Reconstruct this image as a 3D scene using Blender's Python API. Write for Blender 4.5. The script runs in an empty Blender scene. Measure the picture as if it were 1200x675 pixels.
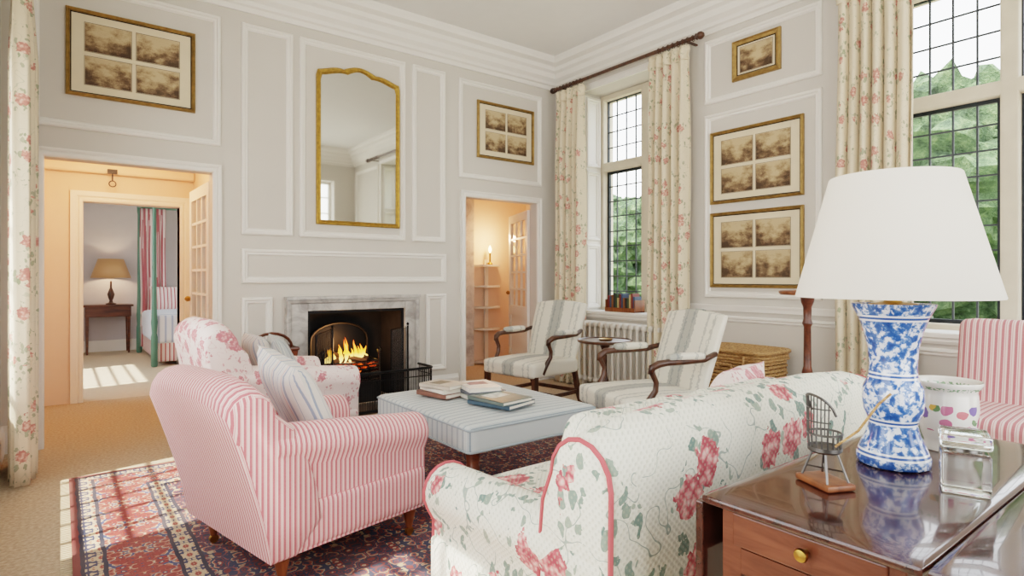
import bpy, bmesh, math, random
from mathutils import Vector, Matrix, noise
random.seed(7)
sc=bpy.context.scene
COL=sc.collection
pi=math.pi
FY=5.28; WX=4.72; LX=-0.32; BY=-0.85; CH=3.73

# ------------------------------------------------------------ helpers
def hx(h):
    h=h.lstrip('#'); r=[int(h[i:i+2],16)/255 for i in (0,2,4)]
    return tuple([c/12.92 if c<=0.04045 else ((c+0.055)/1.055)**2.4 for c in r]+[1.0])

def obj(name, part, m=None, parent=None, smooth=False, uv=None, bevel=0, uvs=None, sharp=40, solid=0, sub=0):
    verts,faces=part
    me=bpy.data.meshes.new(name); me.from_pydata([tuple(v) for v in verts],[],faces); me.update()
    if uvs is None:
        bm=bmesh.new(); bm.from_mesh(me); bmesh.ops.recalc_face_normals(bm,faces=bm.faces); bm.to_mesh(me); bm.free()
    l=me.uv_layers.new(name='UVMap')
    if uvs is not None:
        for i,c in enumerate(uvs): l.data[i].uv=c
    else:
        mode=uv or 'box'
        for p in me.polygons:
            n=p.normal
            for li in p.loop_indices:
                v=me.vertices[me.loops[li].vertex_index].co
                if mode=='x': u=v.x
                elif mode=='y': u=v.y
                else: u=v.x if abs(n.y)>0.72 else v.y
                l.data[li].uv=(u,v.z)
    if smooth:
        me.shade_smooth()
        try: me.set_sharp_from_angle(angle=math.radians(sharp))
        except Exception: pass
    o=bpy.data.objects.new(name,me); COL.objects.link(o)
    if m: me.materials.append(m)
    if parent: o.parent=parent
    if bevel:
        b=o.modifiers.new('bevel','BEVEL'); b.width=bevel; b.segments=2; b.limit_method='ANGLE'
    if solid:
        s=o.modifiers.new('solid','SOLIDIFY'); s.thickness=solid; s.offset=0
    if sub:
        s=o.modifiers.new('sub','SUBSURF'); s.levels=sub; s.render_levels=sub
    return o

def empty(name, loc=(0,0,0), rz=0):
    e=bpy.data.objects.new(name,None); e.location=loc; e.rotation_euler=(0,0,rz); e.empty_display_size=0.1
    COL.objects.link(e); return e

def join(*parts):
    V=[];F=[]
    for v,f in parts:
        o=len(V); V+=list(v); F+=[tuple(i+o for i in q) for q in f]
    return V,F
def xf(part,M):
    return [M@Vector(v) for v in part[0]], part[1]
def box(x0,x1,y0,y1,z0,z1):
    if x0>x1: x0,x1=x1,x0
    if y0>y1: y0,y1=y1,y0
    v=[(x0,y0,z0),(x1,y0,z0),(x1,y1,z0),(x0,y1,z0),(x0,y0,z1),(x1,y0,z1),(x1,y1,z1),(x0,y1,z1)]
    return v,[(0,3,2,1),(4,5,6,7),(0,1,5,4),(1,2,6,5),(2,3,7,6),(3,0,4,7)]
def loft(rings,cap=True,closed=True,loop=False):
    V=[];F=[]; n=len(rings[0])
    for r in rings: V+=list(r)
    R=len(rings)
    for i in range(R if loop else R-1):
        a=i*n; b=((i+1)%R)*n
        for j in range(n if closed else n-1):
            k=(j+1)%n
            F.append((a+j,a+k,b+k,b+j))
    if cap and not loop:
        F.append(tuple(range(n))[::-1]); F.append(tuple(range((R-1)*n,R*n)))
    return V,F
def lathe(prof,c=(0,0,0),seg=32,cap=True,sx=1,sy=1):
    rings=[[(c[0]+max(r,1e-4)*sx*math.cos(2*pi*i/seg),c[1]+max(r,1e-4)*sy*math.sin(2*pi*i/seg),c[2]+z) for i in range(seg)] for r,z in prof]
    return loft(rings,cap)
def tube(pts,r,seg=8,closed=False):
    pts=[Vector(p) for p in pts]; n=len(pts)
    rs=r if isinstance(r,(list,tuple)) else [r]*n
    rings=[]; up=None
    for i,p in enumerate(pts):
        if closed: t=pts[(i+1)%n]-pts[i-1]
        else: t=pts[min(i+1,n-1)]-pts[max(i-1,0)]
        t.normalize()
        if up is None:
            a=Vector((0,0,1)) if abs(t.z)<.9 else Vector((1,0,0))
            up=(a-t*a.dot(t)).normalized()
        else:
            up=(up-t*up.dot(t)).normalized()
        s=t.cross(up)
        rings.append([p+(up*math.cos(2*pi*k/seg)+s*math.sin(2*pi*k/seg))*rs[i] for k in range(seg)])
    return loft(rings,True,True,closed)
def soft(x0,x1,y0,y1,z0,z1,r=.03,puff=0,n=14,puffs=0):
    h=Vector(((x1-x0)/2,(y1-y0)/2,(z1-z0)/2)); c=Vector(((x0+x1)/2,(y0+y1)/2,(z0+z1)/2))
    r=min(r,h.x*.99,h.y*.99,h.z*.99); idx={};V=[];F=[]
    def g(t): return math.copysign(1-(1-abs(t))**1.7,t)
    def pt(p):
        k=tuple(round(a,4) for a in p)
        if k in idx: return idx[k]
        q=Vector((p[0]*h.x,p[1]*h.y,p[2]*h.z))
        inn=Vector([max(-(h[i]-r),min(h[i]-r,q[i])) for i in range(3)])
        d=q-inn
        if d.length>1e-9: d.normalize(); q=inn+d*r
        a,b,e=p
        q.z+=puff*(1-a*a)*(1-b*b)*(e)
        q.x+=puffs*(1-b*b)*(1-e*e)*a
        q.y+=puffs*(1-a*a)*(1-e*e)*b
        idx[k]=len(V); V.append(q+c); return idx[k]
    for ax in range(3):
        for s in (-1,1):
            for i in range(n):
                for j in range(n):
                    qs=[]
                    for (a,b) in ((i,j),(i+1,j),(i+1,j+1),(i,j+1)):
                        u=g(-1+2*a/n); v=g(-1+2*b/n)
                        p=[0,0,0]; p[ax]=s; p[(ax+1)%3]=u; p[(ax+2)%3]=v
                        qs.append(pt(p))
                    if s<0: qs=qs[::-1]
                    F.append(tuple(qs))
    return V,F
def pillow(w,h,th,n=16):
    V=[];F=[]
    for s in (1,-1):
        for i in range(n+1):
            for j in range(n+1):
                a=-1+2*i/n; b=-1+2*j/n
                t=((1-a**4)*(1-b**4))**.6
                k=1-.07*(1-abs(a)**2)*abs(b)**3; k2=1-.07*(1-abs(b)**2)*abs(a)**3
                V.append((s*th/2*t+ .004*math.sin(7*a+3*b)*t, a*w/2*k2, b*h/2*k))
        o=0 if s>0 else (n+1)**2
        for i in range(n):
            for j in range(n):
                q=(o+i*(n+1)+j,o+(i+1)*(n+1)+j,o+(i+1)*(n+1)+j+1,o+i*(n+1)+j+1)
                F.append(q if s>0 else q[::-1])
    return V,F

# ------------------------------------------------------------ material helpers
class T:
    def __init__(s,name):
        s.m=bpy.data.materials.new(name); s.m.use_nodes=True; s.nt=s.m.node_tree
        s.b=s.nt.nodes['Principled BSDF']; s.tc=None
    def n(s,t): return s.nt.nodes.new(t)
    def l(s,a,b): s.nt.links.new(a,b)
    def set(s,inp,v):
        if isinstance(v,bpy.types.NodeSocket): s.l(v,inp)
        else: inp.default_value=v
    def co(s,k='Object'):
        if not s.tc: s.tc=s.n('ShaderNodeTexCoord')
        return s.tc.outputs[k]
    def map(s,v,scale=(1,1,1),loc=(0,0,0)):
        m=s.n('ShaderNodeMapping'); s.l(v,m.inputs[0]); m.inputs['Scale'].default_value=scale; m.inputs['Location'].default_value=loc; return m.outputs[0]
    def math(s,op,a,b=0,c=0):
        m=s.n('ShaderNodeMath'); m.operation=op; s.set(m.inputs[0],a); s.set(m.inputs[1],b); s.set(m.inputs[2],c); return m.outputs[0]
    def noise(s,v,scale,detail=2,rough=.5,col=False):
        m=s.n('ShaderNodeTexNoise'); s.l(v,m.inputs['Vector']); m.inputs['Scale'].default_value=scale; m.inputs['Detail'].default_value=detail; m.inputs['Roughness'].default_value=rough
        return m.outputs['Color'] if col else m.outputs[0]
    def vor(s,v,scale,rand=1,metric='EUCLIDEAN',feature='F1'):
        m=s.n('ShaderNodeTexVoronoi'); m.distance=metric; m.feature=feature; s.l(v,m.inputs['Vector']); m.inputs['Scale'].default_value=scale; m.inputs['Randomness'].default_value=rand; return m
    def ramp(s,f,stops,interp='LINEAR'):
        m=s.n('ShaderNodeValToRGB'); s.l(f,m.inputs[0]); cr=m.color_ramp; cr.interpolation=interp
        while len(cr.elements)<len(stops): cr.elements.new(.5)
        for e,(p,c) in zip(cr.elements,stops):
            e.position=p; e.color=hx(c) if isinstance(c,str) else (c,c,c,1)
        return m.outputs[0]
    def mix(s,f,a,b,mode='MIX'):
        m=s.n('ShaderNodeMix'); m.data_type='RGBA'; m.blend_type=mode
        s.set(m.inputs[0],f)
        s.set(m.inputs[6],hx(a) if isinstance(a,str) else a); s.set(m.inputs[7],hx(b) if isinstance(b,str) else b)
        return m.outputs[2]
    def sep(s,v):
        m=s.n('ShaderNodeSeparateXYZ'); s.l(v,m.inputs[0]); return m.outputs
    def comb(s,x,y,z=0):
        m=s.n('ShaderNodeCombineXYZ'); s.set(m.inputs[0],x); s.set(m.inputs[1],y); s.set(m.inputs[2],z); return m.outputs[0]
    def vadd(s,a,b,op='ADD'):
        m=s.n('ShaderNodeVectorMath'); m.operation=op; s.set(m.inputs[0],a); s.set(m.inputs[1],b); return m.outputs[0]
    def warp(s,v,scale,amt):
        n=s.noise(v,scale,2,col=True)
        c=s.vadd(n,(.5,.5,.5),'SUBTRACT'); k=s.vadd(c,(amt,amt,amt),'MULTIPLY'); return s.vadd(v,k)
    def bump(s,h,strength=.3,dist=.01):
        m=s.n('ShaderNodeBump'); m.inputs['Strength'].default_value=strength; m.inputs['Distance'].default_value=dist; s.l(h,m.inputs['Height']); s.l(m.outputs[0],s.b.inputs['Normal'])
    def done(s,col=None,rough=.6,metal=0,**k):
        if col is not None: s.set(s.b.inputs['Base Color'],hx(col) if isinstance(col,str) else col)
        s.set(s.b.inputs['Roughness'],rough); s.b.inputs['Metallic'].default_value=metal
        for a,v in k.items(): s.set(s.b.inputs[a.replace('_',' ')],v)
        return s.m

def plain(name,c,rough=.6,metal=0,var=.06,scale=8,bump=0,**k):
    t=T(name); n=t.noise(t.co(),scale,3)
    v=t.ramp(n,[(.3,1-var),(.7,1.0)])
    col=t.mix(1.0,c,v,'MULTIPLY')
    if bump: t.bump(t.noise(t.co(),scale*12,3),bump,.003)
    return t.done(col,rough,metal,**k)

M_wall=plain('wall_paint','#d3cdc3',.7,var=.02,scale=3)
M_trim=plain('trim_paint','#eeeae2',.45,var=.02,scale=3)
M_ceil=plain('ceiling_paint','#e9e7e2',.8,var=.02)
M_warm=plain('lobby_paint','#e6cdb8',.7,var=.03)
M_bedw=plain('bedroom_paint','#cbc4c4',.8,var=.03)
M_stone=plain('window_stone','#d8cdb8',.8,var=.12,scale=6,bump=.3)
M_black=plain('black_iron','#141415',.45,.5,var=.2)
M_lead=plain('glazing_bar','#20272b',.5,.3,var=.1)
M_lead2=plain('lead_came','#43494d',.6,.2,var=.1)
M_steel=plain('polished_steel','#8f8e8c',.25,1,var=.3)
M_grate=plain('burnished_iron','#4c4a48',.35,.9,var=.3)
M_brass=plain('brass','#b8904a',.3,1,var=.2)
M_white=plain('radiator_enamel','#dcd6cb',.4,var=.03)

def wood(name,a,b,rough=.35,sc=(1,8,8),scale=3):
    t=T(name); v=t.warp(t.map(t.co(),sc),2,.5)
    n=t.noise(v,scale,5,.6)
    c=t.ramp(n,[(.3,a),(.7,b)])
    t.bump(n,.08,.002)
    return t.done(c,rough)
M_mahog=wood('mahogany','#35190f','#6e3a22',.28)
M_table=wood('polished_mahogany','#26120d','#522b20',.14,(1.2,9,9))
M_table.node_tree.nodes['Principled BSDF'].inputs['Coat Weight'].default_value=.4
M_tabside=wood('mahogany_frieze','#4e281a','#784530',.25,(9,1.2,9))
M_walnut=wood('walnut','#2c1911','#5b3a28',.3,(8,8,1))
M_beech=wood('red_beech','#5f3016','#935630',.35,(8,8,1))

def marble():
    t=T('marble'); v=t.warp(t.co(),3,.8)
    n=t.noise(v,5,6,.6); c=t.ramp(n,[(.32,'#9c9792'),(.47,'#bcb8b2'),(.6,'#cdc9c3'),(.75,'#b2aea8')])
    return t.done(c,.25)
M_marble=marble()

def sisal():
    t=T('sisal_carpet'); x,y,z=t.sep(t.co())
    a=t.math('SINE',t.math('MULTIPLY',x,2*pi/.014)); b=t.math('SINE',t.math('MULTIPLY',y,2*pi/.014))
    w=t.math('MULTIPLY',a,b); n=t.noise(t.co(),60,3); n2=t.noise(t.co(),1.5,2)
    f=t.math('ADD',t.math('MULTIPLY',w,.14),n)
    c=t.ramp(f,[(.25,'#928069'),(.5,'#af9d83'),(.8,'#c9baa0')])
    c=t.mix(t.math('MULTIPLY',n2,.3),c,'#b9a68c')
    t.bump(w,.3,.004); return t.done(c,.9)
M_sisal=sisal()

def rug():
    t=T('persian_rug'); x,y,z=t.sep(t.co())
    HX,HY=1.70,1.60
    wob=t.math('MULTIPLY',t.math('SUBTRACT',t.noise(t.co(),9,2),.5),.02)
    dx=t.math('SUBTRACT',HX,t.math('ABSOLUTE',x)); dy=t.math('SUBTRACT',HY,t.math('ABSOLUTE',y))
    d=t.math('ADD',t.math('MINIMUM',dx,dy),wob)
    def motif(per,scale,seed,stops):
        px=t.math('PINGPONG',t.math('ADD',x,seed),per); py=t.math('PINGPONG',t.math('ADD',y,seed*.7),per)
        v=t.comb(px,py,seed)
        v=t.warp(v,22,.035)
        a=t.vor(v,scale,1); h=t.sep(a.outputs['Color'])[0]
        f=t.math('ADD',t.math('MULTIPLY',a.outputs['Distance'],.75),t.math('MULTIPLY',h,.45))
        return t.ramp(f,stops,'CONSTANT')
    field=motif(.30,24,3.1,[(0,'#bda184'),(.16,'#7c2b28'),(.30,'#1e2a40'),(.46,'#702827'),(.54,'#232f48'),(.68,'#964a3e'),(.78,'#b09878'),(.85,'#26334c')])
    border=motif(.17,30,1.3,[(0,'#c8b394'),(.16,'#2a3854'),(.28,'#8c332e'),(.50,'#7c2c2a'),(.64,'#a66250'),(.75,'#bfa888'),(.84,'#384a6c')])
    thin=motif(.05,40,5.3,[(0,'#8c3832'),(.3,'#bfa988'),(.6,'#2a3854')])
    m1=t.math('GREATER_THAN',d,.44); m2=t.math('GREATER_THAN',d,.36); m3=t.math('GREATER_THAN',d,.11); m4=t.math('GREATER_THAN',d,.035)
    c=t.mix(m4,'#6e2c2a',thin); c=t.mix(m3,c,border); c=t.mix(m2,c,thin); c=t.mix(m1,c,field)
    for e in (.035,.11,.36,.44):
        ln=t.math('LESS_THAN',t.math('ABSOLUTE',t.math('SUBTRACT',d,e)),.008); c=t.mix(ln,c,'#1e2638')
    n=t.noise(t.co(),2.5,3); c=t.mix(t.ramp(n,[(.35,.03),(.7,.20)]),c,'#a89080')
    t.bump(t.noise(t.co(),180,2),.3,.003)
    return t.done(c,.95)
M_rug=rug()

def stripes(name,bg,cols,period,rough=.85,blur=0.0):
    t=T(name); u,v,_=t.sep(t.co('UV'))
    nz=t.math('MULTIPLY',t.math('SUBTRACT',t.noise(t.co(),60,2),.5),blur)
    f=t.math('FRACT',t.math('ADD',t.math('DIVIDE',u,period),t.math('ADD',nz,.5)))
    c=hx(bg)
    for a,b,cc in cols:
        m=t.math('MULTIPLY',t.math('GREATER_THAN',f,a),t.math('LESS_THAN',f,b)); c=t.mix(m,c,cc)
    c=t.mix(t.math('MULTIPLY',t.noise(t.co(),120,2),.2),c,bg)
    t.bump(t.noise(t.co(),300,2),.2,.002)
    return t.done(c,rough,Sheen_Weight=.1)
M_pink=stripes('pink_ticking','#ebcdc7',[(.0,.46,'#c7626a'),(.58,.68,'#da8d8f')],.021)
M_pink2=stripes('pink_stripe_linen','#e8cfc9',[(.0,.44,'#bf6a6f'),(.6,.72,'#d59696')],.03)
M_tick=stripes('blue_ticking','#b9bfbd',[(.0,.12,'#7f8b91'),(.18,.22,'#8c979b'),(.5,.55,'#d9d8ce'),(.7,.75,'#d9d8ce'),(.6,.62,'#8c979b')],.05)
M_ikat=stripes('ikat_stripe','#d9d4c5',[(.34,.66,'#a3a399'),(.40,.43,'#838886'),(.57,.60,'#838886'),(.05,.09,'#b0afa4'),(.91,.95,'#b0afa4')],.42,blur=.12)
M_pilb=stripes('pillow_stripe','#d8d4cc',[(.0,.12,'#929cab'),(.2,.24,'#c98f8c'),(.5,.55,'#8a99ad'),(.7,.73,'#929eae')],.11)
M_redst=stripes('red_stripe','#f0e6e2',[(.0,.35,'#b84850'),(.55,.62,'#b84850')],.05)

def floral(name,bg,scale,thr,keep,petal,leaf,seed=0,leafw=.13,quilt=0,hscale=1,stem=.4,lt=.34):
    t=T(name); v0=t.map(t.co(),(1,1,hscale),(seed,seed*.7,seed*.3))
    v=t.warp(v0,scale*2.2,.35/scale)
    a=t.vor(v,scale,.75); d=a.outputs['Distance']; r,g,b=t.sep(a.outputs['Color'])[:3]
    k=t.math('GREATER_THAN',r,1-keep)
    nz=t.math('MULTIPLY',t.math('SUBTRACT',t.noise(v0,scale*6,3),.5),.40)
    dd=t.math('ADD',d,nz)
    fm=t.math('MULTIPLY',t.math('LESS_THAN',dd,thr),k)
    p=t.vor(t.warp(v0,scale*7,.16/scale),scale*6.5,1)
    pf=t.math('ADD',t.math('MULTIPLY',p.outputs['Distance'],.95),t.math('MULTIPLY',d,.25))
    pc=t.ramp(pf,[(.12,petal[0]),(.36,petal[1]),(.56,petal[2]),(.76,petal[3])])
    lv=t.vor(t.map(t.warp(v0,scale*3,.3/scale),(1,1.0,.55)),scale*4.2,1)
    lm=t.math('MULTIPLY',t.math('LESS_THAN',lv.outputs['Distance'],lt),t.math('MULTIPLY',t.math('GREATER_THAN',dd,thr),t.math('LESS_THAN',dd,thr+leafw)))
    lm=t.math('MULTIPLY',lm,t.math('GREATER_THAN',r,1-keep*1.25))
    lc=t.mix(t.sep(lv.outputs['Color'])[0],leaf[0],leaf[1])
    st=t.math('LESS_THAN',t.math('ABSOLUTE',t.math('SUBTRACT',t.noise(v0,scale*1.3,1),.5)),.005)
    st=t.math('MULTIPLY',st,t.math('LESS_THAN',dd,thr+leafw*1.6))
    c=t.mix(t.math('MULTIPLY',st,stem),bg,leaf[0]); c=t.mix(lm,c,lc); c=t.mix(fm,c,pc)
    if quilt:
        x,y,z=t.sep(t.co())
        q=t.math('ADD',t.math('SINE',t.math('MULTIPLY',t.math('ADD',t.math('ADD',x,y),z),2*pi/quilt)),t.math('SINE',t.math('MULTIPLY',t.math('SUBTRACT',t.math('ADD',x,y),z),2*pi/quilt)))
        qm=t.math('GREATER_THAN',q,.9); c=t.mix(t.math('MULTIPLY',qm,.38),c,'#b2b29c')
        t.bump(q,.2,.003)
    else: t.bump(t.noise(t.co(),200,2),.15,.002)
    return t.done(c,.85,Sheen_Weight=.1)
M_rose=floral('rose_chintz','#e4e1d1',6.4,.37,.62,['#f0cfc5','#e5a39e','#cf6a6e','#b04850'],['#6a8278','#a2ab98'],.37,.26,quilt=.02,stem=.7,lt=.40)
M_curt=floral('curtain_chintz','#e0d1b6',9.0,.31,.66,['#e6c8b4','#d9aa98','#c98a7c','#b8766a'],['#949a7a','#b2ad92'],.9,.24,lt=.4)
M_toile=floral('pink_toile','#eeded7',10,.44,.8,['#e6bab7','#dda2a2','#cf8487','#c87880'],['#cf9494','#dcaaa8'],.2,.2)

def blue_china():
    t=T('blue_white_porcelain'); co=t.co(); x,y,z=t.sep(co)
    v=t.warp(co,40,.02)
    n=t.noise(v,52,5,.65); vv=t.vor(t.warp(co,60,.012),58,1); n2=t.math('SUBTRACT',vv.outputs['Distance'],.45)
    m=t.math('ADD',n,t.math('MULTIPLY',n2,.25))
    c=t.ramp(m,[(.40,'#e6eaf1'),(.47,'#c8d4e8'),(.50,'#6f90c6'),(.56,'#3560a8'),(.70,'#1f4488')])
    def bandat(z0,w):
        return t.math('LESS_THAN',t.math('ABSOLUTE',t.math('SUBTRACT',z,z0)),w)
    for z0 in (.105,.215,.03,.352):
        c=t.mix(bandat(z0,.007),c,'#e8ecf2'); c=t.mix(bandat(z0,.0025),c,'#2c549c')
    return t.done(c,.12,Coat_Weight=.5)
M_china=blue_china()
def cache():
    t=T('flowered_porcelain'); co=t.co()
    a=t.vor(t.warp(co,30,.02),30,.8); d=a.outputs['Distance']; r=t.sep(a.outputs['Color'])[0]
    col=t.ramp(r,[(0,'#c4708c'),(.2,'#7c6aa8'),(.36,'#d9a84c'),(.5,'#cf6a70'),(.68,'#6a8a5a')],'CONSTANT')
    x,y,z=t.sep(co)
    zb=t.math('LESS_THAN',t.math('ABSOLUTE',t.math('SUBTRACT',z,.088)),.034)
    m=t.math('MULTIPLY',t.math('LESS_THAN',d,.42),zb); c=t.mix(m,'#ece7de',col)
    g=t.math('LESS_THAN',t.math('ABSOLUTE',t.math('SUBTRACT',z,.163)),.004); dots=t.math('MULTIPLY',g,t.math('GREATER_THAN',t.noise(co,140,1),.52)); c=t.mix(dots,c,'#8aa884')
    return t.done(c,.15,Coat_Weight=.4)
M_cache=cache()

def wicker():
    t=T('wicker'); n=t.noise(t.map(t.co(),(1,1,4)),60,3); c=t.ramp(n,[(.3,'#7a5430'),(.5,'#b48a58'),(.75,'#d3b07c')]); t.bump(n,.4,.004)
    return t.done(c,.6)
M_wick=wicker()
M_gold=plain('gilt_frame','#b39158',.4,.7,var=.35,scale=30,bump=.3)
M_mgold=plain('mirror_gilt','#cda24e',.38,.7,var=.4,scale=35,bump=.5)
M_mat=plain('mount_card','#e2d2b4',.8,var=.05)
M_mirror=T('mirror_glass').done('#d9dad2',.03,1)
def printm():
    t=T('sepia_engraving'); uv=t.co('UV'); u,v,_=t.sep(uv); f=t.math('FRACT',v); fu=t.math('FRACT',u)
    n=t.noise(uv,3.2,6,.6)
    tree=t.math('ADD',n,t.math('MULTIPLY',t.math('ABSOLUTE',t.math('SUBTRACT',fu,.45)),.3))
    m=t.math('SUBTRACT',tree,t.math('MULTIPLY',f,.36))
    fine=t.noise(uv,40,3); m=t.math('ADD',m,t.math('MULTIPLY',t.math('SUBTRACT',fine,.5),.25))
    c=t.ramp(m,[(.24,'#c4ac86'),(.36,'#ab9069'),(.48,'#765c40'),(.62,'#463320')])
    return t.done(c,.7)
M_print=printm()
M_line=plain('ruled_line','#6d5436',.7)

t=T('lampshade_card'); t.done('#f4f0e8',.8,Transmission_Weight=0)
tr=t.n('ShaderNodeBsdfTranslucent'); tr.inputs[0].default_value=hx('#fbf3e2'); ms=t.n('ShaderNodeMixShader'); ms.inputs[0].default_value=.35
t.l(t.b.outputs[0],ms.inputs[1]); t.l(tr.outputs[0],ms.inputs[2]); t.l(ms.outputs[0],t.nt.nodes['Material Output'].inputs[0]); M_shade=t.m
M_glass=T('clear_glass').done('#f5faf8',.02,Transmission_Weight=1.0,IOR=1.45)
t=T('window_glass'); tb=t.n('ShaderNodeBsdfTransparent'); gl=t.n('ShaderNodeBsdfGlossy'); gl.inputs['Roughness'].default_value=.05; ms=t.n('ShaderNodeMixShader'); ms.inputs[0].default_value=.12
t.l(tb.outputs[0],ms.inputs[1]); t.l(gl.outputs[0],ms.inputs[2]); t.l(ms.outputs[0],t.nt.nodes['Material Output'].inputs[0]); M_pane=t.m
def emis(name,c,s):
    t=T(name); t.done(c,.5); t.b.inputs['Emission Color'].default_value=hx(c); t.b.inputs['Emission Strength'].default_value=s; return t.m
t=T('flame'); x,y,z=t.sep(t.co('Generated')); c=t.ramp(z,[(0,'#ffe890'),(.4,'#ffb030'),(.8,'#ff6a10'),(1,'#d83804')]); t.done('#000000',.5); t.l(c,t.b.inputs['Emission Color']); t.b.inputs['Emission Strength'].default_value=2.6; M_flame=t.m
t=T('glowing_embers'); n=t.noise(t.co(),30,3); c=t.ramp(n,[(.45,'#120a06'),(.6,'#c03a08'),(.75,'#ff9030')]); t.done('#1a1210',.9); t.l(c,t.b.inputs['Emission Color']); t.b.inputs['Emission Strength'].default_value=1.8; M_ember=t.m
M_log=plain('charred_log','#4a3424',.9,var=.5,scale=20,bump=.5)
M_soot=plain('sooty_brick','#2b2724',.9,var=.4,scale=9,bump=.4)
M_slate=plain('hearth_slate','#4c4844',.5,var=.2)
M_leafy=T('foliage'); n=M_leafy.noise(M_leafy.co(),2.2,6,.75); c=M_leafy.ramp(n,[(.35,'#2c3f27'),(.5,'#526b45'),(.68,'#829868')]); M_leafy.bump(n,1,.5); M_leafy=M_leafy.done(c,.8)
M_lawn=plain('grass','#76875a',.9,var=.2,scale=2)
M_gravel=plain('gravel','#b5aa92',.9,var=.2,scale=8)

# ------------------------------------------------------------ room shell
def wall(name,axis,f0,f1,a0,a1,z0,z1,ops,m):
    A=sorted({a0,a1,*[o[0] for o in ops],*[o[1] for o in ops]}); Z=sorted({z0,z1,*[o[2] for o in ops],*[o[3] for o in ops]})
    parts=[]
    for i in range(len(A)-1):
        ca=(A[i]+A[i+1])/2
        for j in range(len(Z)-1):
            cz=(Z[j]+Z[j+1])/2
            if any(o[0]<ca<o[1] and o[2]<cz<o[3] for o in ops): continue
            if axis=='y': parts.append(box(A[i],A[i+1],f0,f1,Z[j],Z[j+1]))
            else: parts.append(box(f0,f1,A[i],A[i+1],Z[j],Z[j+1]))
    return obj(name,join(*parts),m)
DL=(-.09,.98,0,2.05); DR=(3.42,4.41,0,2.06); FP=(1.74,2.69,0,.90)
W1=(3.50,4.82,.82,3.30); W2=(.42,1.76,.82,3.30)
wall('wall_fireplace','y',FY,FY+.12,LX-.38,5.2,0,CH,[DL,DR,FP],M_wall)
wall('wall_window','x',WX,WX+.46,BY,FY,0,CH,[W1,W2],M_wall)
LW=[(2.95,4.40,.55,2.45),(.2,2.0,.5,3.2)]  # second opening is out of view, added to let in more sky light
wall('wall_left','x',LX-.38,LX,BY,FY,0,CH,LW,M_wall)
BW=[(.5,2.1,.6,3.1),(2.7,4.3,.6,3.1)]  # invented openings behind the camera, added to brighten the room
wall('wall_back','y',BY-.3,BY,LX-.38,WX+.46,0,CH,BW,M_wall)
obj('floor',box(LX-.38,5.6,BY-.3,7.0,-.1,0),M_sisal)
obj('ceiling',box(LX-.38,5.2,BY-.3,FY+.12,CH,CH+.12),M_ceil)
obj('wall_firebox',join(box(1.69,1.74,FY+.121,FY+.55,-.01,1.2),box(2.69,2.74,FY+.121,FY+.55,-.01,1.2),box(1.69,2.74,FY+.5,FY+.55,0,1.2),box(1.69,2.74,FY+.121,FY+.55,1.15,1.2),
    box(1.7401,1.75,FY+.002,FY+.13,0,.9),box(2.68,2.6899,FY+.002,FY+.13,0,.9),box(1.75,2.68,FY+.002,FY+.13,.89,.8999)),M_soot)

wall('wall_lobby_far','y',7.0,7.12,-.6,1.5,0,2.6,[(.175,.99,0,1.93)],M_warm)
obj('wall_lobby_left',box(-.5,-.38,5.40,7.0,0,2.6),M_warm)
obj('wall_lobby_right',box(1.12,1.24,5.40,7.0,0,2.6),M_warm)
obj('ceiling_lobby',box(-.5,1.5,5.40,7.12,2.45,2.6),M_warm)
obj('floor_bedroom',box(-.7,3.6,7.0,11.7,-.1,0),plain('bedroom_carpet','#c9b79e',.9,var=.1,scale=20))
wall('wall_bedroom_left','x',-.72,-.6,7.0,11.7,0,2.8,[(7.6,9.4,.9,2.6)],M_bedw)
obj('wall_bedroom_back',box(-.7,3.6,11.6,11.72,0,2.8),M_bedw)
wall('wall_bedroom_right','x',3.5,3.62,7.0,11.7,0,2.8,[(8.6,10.6,.8,2.5)],M_bedw)
wall('wall_bedroom_front','y',7.121,7.16,-.6,3.6,0,2.8,[(.175,.99,0,1.93)],M_bedw)
obj('ceiling_bedroom',box(-.7,3.6,7.12,11.72,2.7,2.82),M_ceil)
obj('wall_passage_back',box(3.0,5.6,6.8,6.92,0,2.7),M_warm)
obj('wall_passage_left',box(3.05,3.17,5.40,6.8,0,2.7),M_warm)
obj('wall_passage_right',box(5.48,5.6,5.28,6.8,0,2.7),M_warm)
obj('wall_passage_front',box(5.2,5.6,5.28,5.40,0,2.7),M_warm)
obj('ceiling_passage',box(3.0,5.6,5.40,6.92,2.5,2.7),M_warm)

prof=[(0,3.42),(.02,3.42),(.025,3.46),(.05,3.47),(.06,3.50),(.10,3.53),(.115,3.58),(.15,3.60),(.16,3.64),(.22,3.66),(.235,3.69),(.235,3.73),(0,3.73)]
def corn(name,fn,a0,a1): obj(name,loft([[fn(a0+p,p,z) for p,z in prof],[fn(a1-p,p,z) for p,z in prof]]),M_trim)
corn('trim_cornice_fireplace',lambda a,p,z:(a,FY-p,z),LX,WX)
corn('trim_cornice_window',lambda a,p,z:(WX-p,a,z),BY,FY)
corn('trim_cornice_left',lambda a,p,z:(LX+p,a,z),BY,FY)
corn('trim_cornice_back',lambda a,p,z:(a,BY+p,z),LX,WX)

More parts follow.
